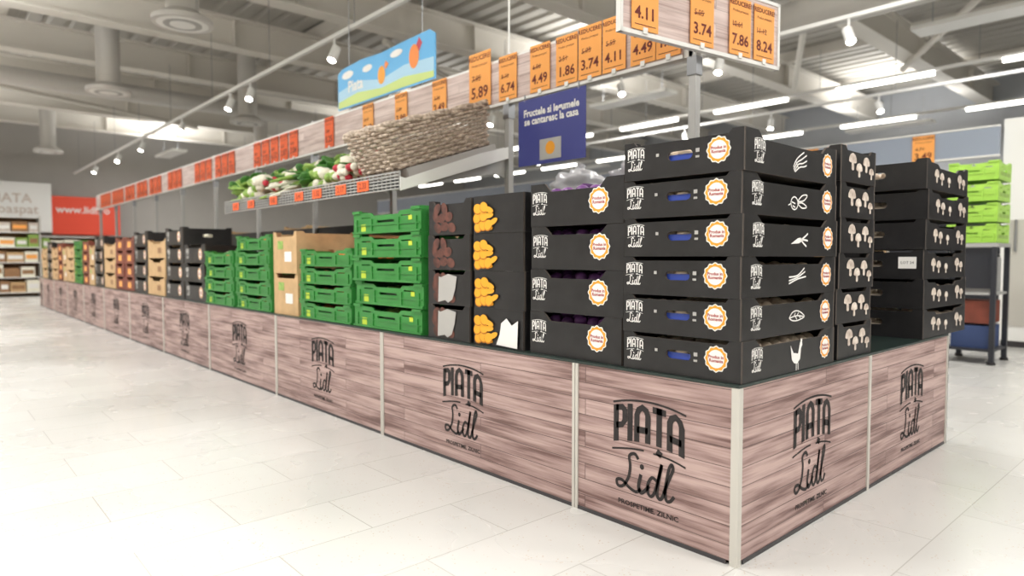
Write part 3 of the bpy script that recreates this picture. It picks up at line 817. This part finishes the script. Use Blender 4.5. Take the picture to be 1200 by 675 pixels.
rv = random.Random(21)
def slope_z(x): return zf+.015+(x-xf0)*sl
b = MB()
y = 2.5
zone = 0
Rr = Matrix.Rotation
while y < SY1-.12:
    kind = ('radish', 'cauli', 'leaf', 'leek', 'radish', 'cauli', 'leaf2')[zone % 7]
    for q in range(46):
        x = rv.uniform(xf0+.04, xr0-.08); yy = y+rv.uniform(0, .28); z = slope_z(x)+rv.uniform(.03, .17)
        R = Rr(rv.uniform(-1, 1), 4, 'Z') @ Rr(rv.uniform(-.6, .6), 4, 'X')
        if kind == 'leek':
            b.ell((x, yy, z), (.16, .014, .014), M['cream'] if q % 2 else M['leaf2'], Rr(-.3, 4, 'Y') @ Rr(rv.uniform(-.3, .3), 4, 'Z'))
            b.ell((x+.07, yy, z+.04), (.1, .03, .006), M['leaf'], R)
        elif kind == 'cauli':
            r = rv.uniform(.04, .06); b.ell((x, yy, z), (r, r, r*.8), M['cream'], R)
            b.ell((x-.02, yy+.02, z-.01), (r*1.15, r*.5, r*.7), M['leaf2'], R)
        elif kind == 'radish':
            b.ell((x, yy, z), (.024, .024, .024), M['radish'] if q % 2 else M['cream']); b.ell((x+.05, yy, z+.03), (.07, .022, .006), M['leaf'], R)
            b.ell((x, yy+.04, z), (.035, .03, .024), M['radish'] if q % 4 == 0 else M['cream'])
        else:
            b.ell((x, yy, z), (.09, .04, .012), M['leaf' if kind == 'leaf' else 'leaf2'], R)
            b.ell((x, yy, z+.02), (.06, .05, .01), M['leaf2' if q % 3 == 0 else 'leaf'], R @ Rr(.7, 4, 'Y'))
    y += .285; zone += 1
b.obj('vegetables', sh)

# ------------------------------------------------------------------ wicker basket
tilt = math.atan(sl)
def basket():
    Lb, Wb, Hb = .72, .42, .225
    def path(a, bb, r, s):
        straightx = 2*(a-r); straighty = 2*(bb-r); arc = math.pi*r/2
        P = 2*straightx+2*straighty+4*arc; d = (s % 1)*P
        segs = [('l', (-(a-r), -bb), (1, 0), straightx), ('a', (a-r, -(bb-r)), -math.pi/2, arc), ('l', (a, -(bb-r)), (0, 1), straighty), ('a', (a-r, bb-r), 0, arc),
                ('l', (a-r, bb), (-1, 0), straightx), ('a', (-(a-r), bb-r), math.pi/2, arc), ('l', (-a, bb-r), (0, -1), straighty), ('a', (-(a-r), -(bb-r)), math.pi, arc)]
        for sg in segs:
            if d <= sg[3]:
                if sg[0] == 'l':
                    x = sg[1][0]+sg[2][0]*d; y_ = sg[1][1]+sg[2][1]*d; return x, y_, sg[2][1], -sg[2][0]
                an = sg[2]+d/r; return sg[1][0]+r*math.cos(an), sg[1][1]+r*math.sin(an), math.cos(an), math.sin(an)
            d -= sg[3]
        return a, 0, 1, 0
    b = MB(); NS = 40
    def dims(t): return Lb/2*(.90+.10*t), Wb/2*(.86+.14*t)
    nr = 11
    for k in range(nr):
        t = k/(nr-1); z = .014+t*(Hb-.04); a, w = dims(t); pts = []
        for i in range(NS*5):
            s = i/(NS*5); x, y_, nx, ny = path(a, w, .05, s)
            o = .0115*math.cos(math.pi*(s*NS+k)); pts.append((x+nx*o, y_+ny*o, z))
        b.tube(pts, .0085, M['wicker'], True, 6)
    for i in range(NS):
        s = (i+.5)/NS; P = []
        for t in (0, .5, 1):
            a, w = dims(t); x, y_, _, _ = path(a, w, .05, s); P.append((x, y_, t*Hb))
        b.tube(P, .005, M['wicker'], False, 5)
    for zz, rr, ph in ((Hb-.008, .012, 0), (Hb+.008, .012, 1.5), (Hb+.001, .011, 3.0)):
        a, w = dims(1); pts = []
        for i in range(NS*4):
            s = i/(NS*4); x, y_, nx, ny = path(a, w, .05, s); o = .008*math.sin(s*NS*2+ph)
            pts.append((x+nx*o, y_+ny*o, zz+.004*math.cos(s*NS*2+ph)))
        b.tube(pts, rr, M['wicker'], True, 6)
    for i in range(26):
        yy = -Wb*.42+Wb*.84*i/25; b.tube([(-Lb*.44, yy, .006), (0, yy, .008), (Lb*.44, yy, .006)], .007, M['wicker'], False, 5)
    return b.obj('wicker_basket')
def on_shelf(o, x, y, hgt):
    n = Vector((-math.sin(tilt), 0, math.cos(tilt)))
    p = Vector((x, y, slope_z(x)))+n*hgt
    o.location = p; o.rotation_euler = (0, -tilt, 0)
lowtray = crate('display_tray', .62, .40, .062, M['grey'], 'flat', 'flat', [], [], None, M['card2'])
lt = inst(lowtray, 'display_tray'); on_shelf(lt, .56, 2.19, .002)
bk = basket(); on_shelf(bk, .53, 2.19, .066)

# ------------------------------------------------------------------ far end: banner, racks
b = MB()
b.box(1.05, 2.6, 19.9, 19.95, 1.45, 2.45, M['red'])
b.add(*text('www.lidl.ro', .26, .004), M['printw'], FY(19.895, 1.75, 2.1))
b.box(-.9, 1.05, 19.9, 19.95, 1.5, 2.75, M['white'])
b.add(*text('PIATA\nproaspat', .32, .004), M['beige'], FY(19.895, .2, 2.2))
b.box(-.9, 2.6, 19.95, 20.45, 2.0, 2.06, M['white'])
b.obj('end_banner')
def rack(name, x0, x1, y0, y1, H, n, cols, seed, face='Y'):
    r = random.Random(seed); b = MB()
    fr = M['alu'] if name == 'bread_rack' else M['darkmetal']
    for xx in (x0, x1-.03): b.box(xx, xx+.03, y0, y1, 0, H, fr)
    if face == 'Y': b.box(x0, x1, y1-.02, y1, 0, H, M['card2'])
    else: b.box(x1-.03, x1, y0, y1, 0, H, M['darkmetal'])
    for k in range(n+1):
        z = .1+(H-.12)*k/n; b.box(x0, x1, y0, y1, z-.02, z, M['white'])
        if k == n: break
        hh = (H-.12)/n*.85
        if face == 'Y':
            x = x0+.05
            while x < x1-.2:
                w = r.uniform(.12, .3); h2 = hh*r.uniform(.7, 1)
                b.box(x, min(x+w, x1-.04), y0+.03, y1-.05, z, z+h2, M[r.choice(cols)]); 
                b.box(x+.02, min(x+w, x1-.04)-.02, y0+.027, y0+.03, z+h2*.3, z+h2*.7, M[r.choice(('printw', 'tag', 'card2'))]); x += w+.02
        else:
            y_ = y0+.05
            while y_ < y1-.2:
                w = r.uniform(.12, .3); h2 = hh*r.uniform(.6, 1); ye = min(y_+w, y1-.04)
                b.box(x0+.03, x1-.05, y_, ye, z, z+h2, M[r.choice(cols)])
                b.box(x0+.027, x0+.03, y_+.02, ye-.02, z+h2*.3, z+h2*.7, M[r.choice(('printw', 'tag', 'redtxt', 'blue'))]); y_ += w+.02
    b.obj(name)
wc = ['card', 'cream', 'card2', 'card', 'beige', 'leaf2', 'cream']
rack('bread_rack', -1.0, .45, 16.9, 17.4, 1.75, 5, wc, 4)
rack('bread_rack', .5, 3.0, 19.2, 19.7, 1.4, 4, wc, 5)
rack('bread_rack', -3.0, -1.1, 17.8, 18.3, 1.75, 5, wc, 6)

# right-hand background
pc = ['card', 'tag', 'redcrate', 'blue', 'sky', 'leaf', 'white', 'red', 'cream']
rack('grocery_shelving', 9.2, 9.7, -3, 14, 1.7, 4, pc, 9, 'X')
g = empty('produce_gondola')
b = MB(); b.box(5.5, 6.6, 1.6, 12, 0, .75, M['wood']); b.box(5.46, 6.64, 1.56, 12.04, .75, .78, M['steel']); b.obj('base', g)
b = MB()
for yy in (1.7, 4, 6.5, 9, 11.9): b.box(6.03, 6.07, yy-.02, yy+.02, .78, 2.1, M['alu'])
b.box(5.98, 6.02, .72, 12, 1.82, 2.08, M['grayboard']); b.box(5.97, 6.03, .72, 12, 2.08, 2.095, M['white']); b.box(5.97, 6.03, .72, 12, 1.805, 1.82, M['white'])
for yy in (1.35, 2.2, 2.5, 4): tag_geo(b, FX(5.965, yy, 1.93), '3.49', .2, .28, 'tag')
b.obj('header', g)
for k in range(9):
    stack('cardboard_crate_stack', [cardw]*(3+k % 2), 5.75, 1.95+k*1.05, .17, .7805)
tr = empty('metal_rack_with_crates')
b = MB()
x0, x1, y0, y1 = 4.62, 5.06, .42, .78
for (x, y_) in ((x0+.02, y0+.02), (x1-.02, y0+.02), (x0+.02, y1-.02), (x1-.02, y1-.02)):
    b.box(x-.018, x+.018, y_-.018, y_+.018, 0, .95, M['darkmetal']); b.cyl((x, y_, 0), (x, y_, .02), .03, M['black'], 12)
b.box(x0, x1, y0, y1, .93, .96, M['galv']); b.box(x0+.01, x1-.01, y0+.01, y1-.01, .10, .12, M['darkmetal']); b.box(x0+.01, x1-.01, y0+.01, y1-.01, .55, .57, M['galv'])
b.box(x0+.03, x0+.04, y0+.04, y1-.04, .60, .92, M['darkmetal'])
b.box(x0+.06, x1-.05, y0+.05, y1-.05, .12, .30, M['bluebase']); b.box(x0+.06, x1-.05, y0+.05, y1-.05, .32, .5, M['redcrate'])
b.box(x0+.07, x1-.06, y0+.05, y1-.06, .572, .85, M['galv'])
b.obj('frame', tr)
M['bright'] = mat('bright_green_plastic', (160, 206, 80), .4, var=.1, vscale=8)
gb = crate('bright_green_crate', .40, .34, .15, M['bright'], 'green', 'green', [], [(poly(rect(0, 0, .3, .03)), 'leaf2', 0, .05, 1)], None, M['bright'])
for k in range(4): inst(gb, 'crate_%d' % (k+1), tr, (4.84+.01*(k % 2), .60, .962+k*.165))
b = MB(); b.box(6.05, 6.7, .08, .70, .06, 2.15, M['white'])
b.box(6.07, 6.68, .10, .68, 0, .06, M['plinth']); b.box(6.04, 6.05, .13, .65, .2, 1.2, M['alu']); b.cyl((6.02, .58, .9), (6.02, .58, 1.2), .01, M['steel'], 8)
b.obj('white_cabinet')

# world
w = bpy.data.worlds.new('World'); scene.world = w; w.use_nodes = True
w.node_tree.nodes['Background'].inputs[0].default_value = (.9, .92, 1, 1); w.node_tree.nodes['Background'].inputs[1].default_value = .3

# ------------------------------------------------------------------ camera
cam = bpy.data.cameras.new('camera'); co = bpy.data.objects.new('camera', cam); coll.objects.link(co)
cam.sensor_width = 36; cam.lens = 36*780/1200
pitch = math.atan(35.5/780); head = math.atan2(.744, .668)
d = Vector((math.cos(head)*math.cos(pitch), math.sin(head)*math.cos(pitch), -math.sin(pitch)))
co.location = (-1.644, -.916, .845)
co.rotation_euler = d.to_track_quat('-Z', 'Y').to_euler()
cam.dof.use_dof = True; cam.dof.focus_distance = 2.2; cam.dof.aperture_fstop = 2.0
cam.clip_start = .05
scene.camera = co
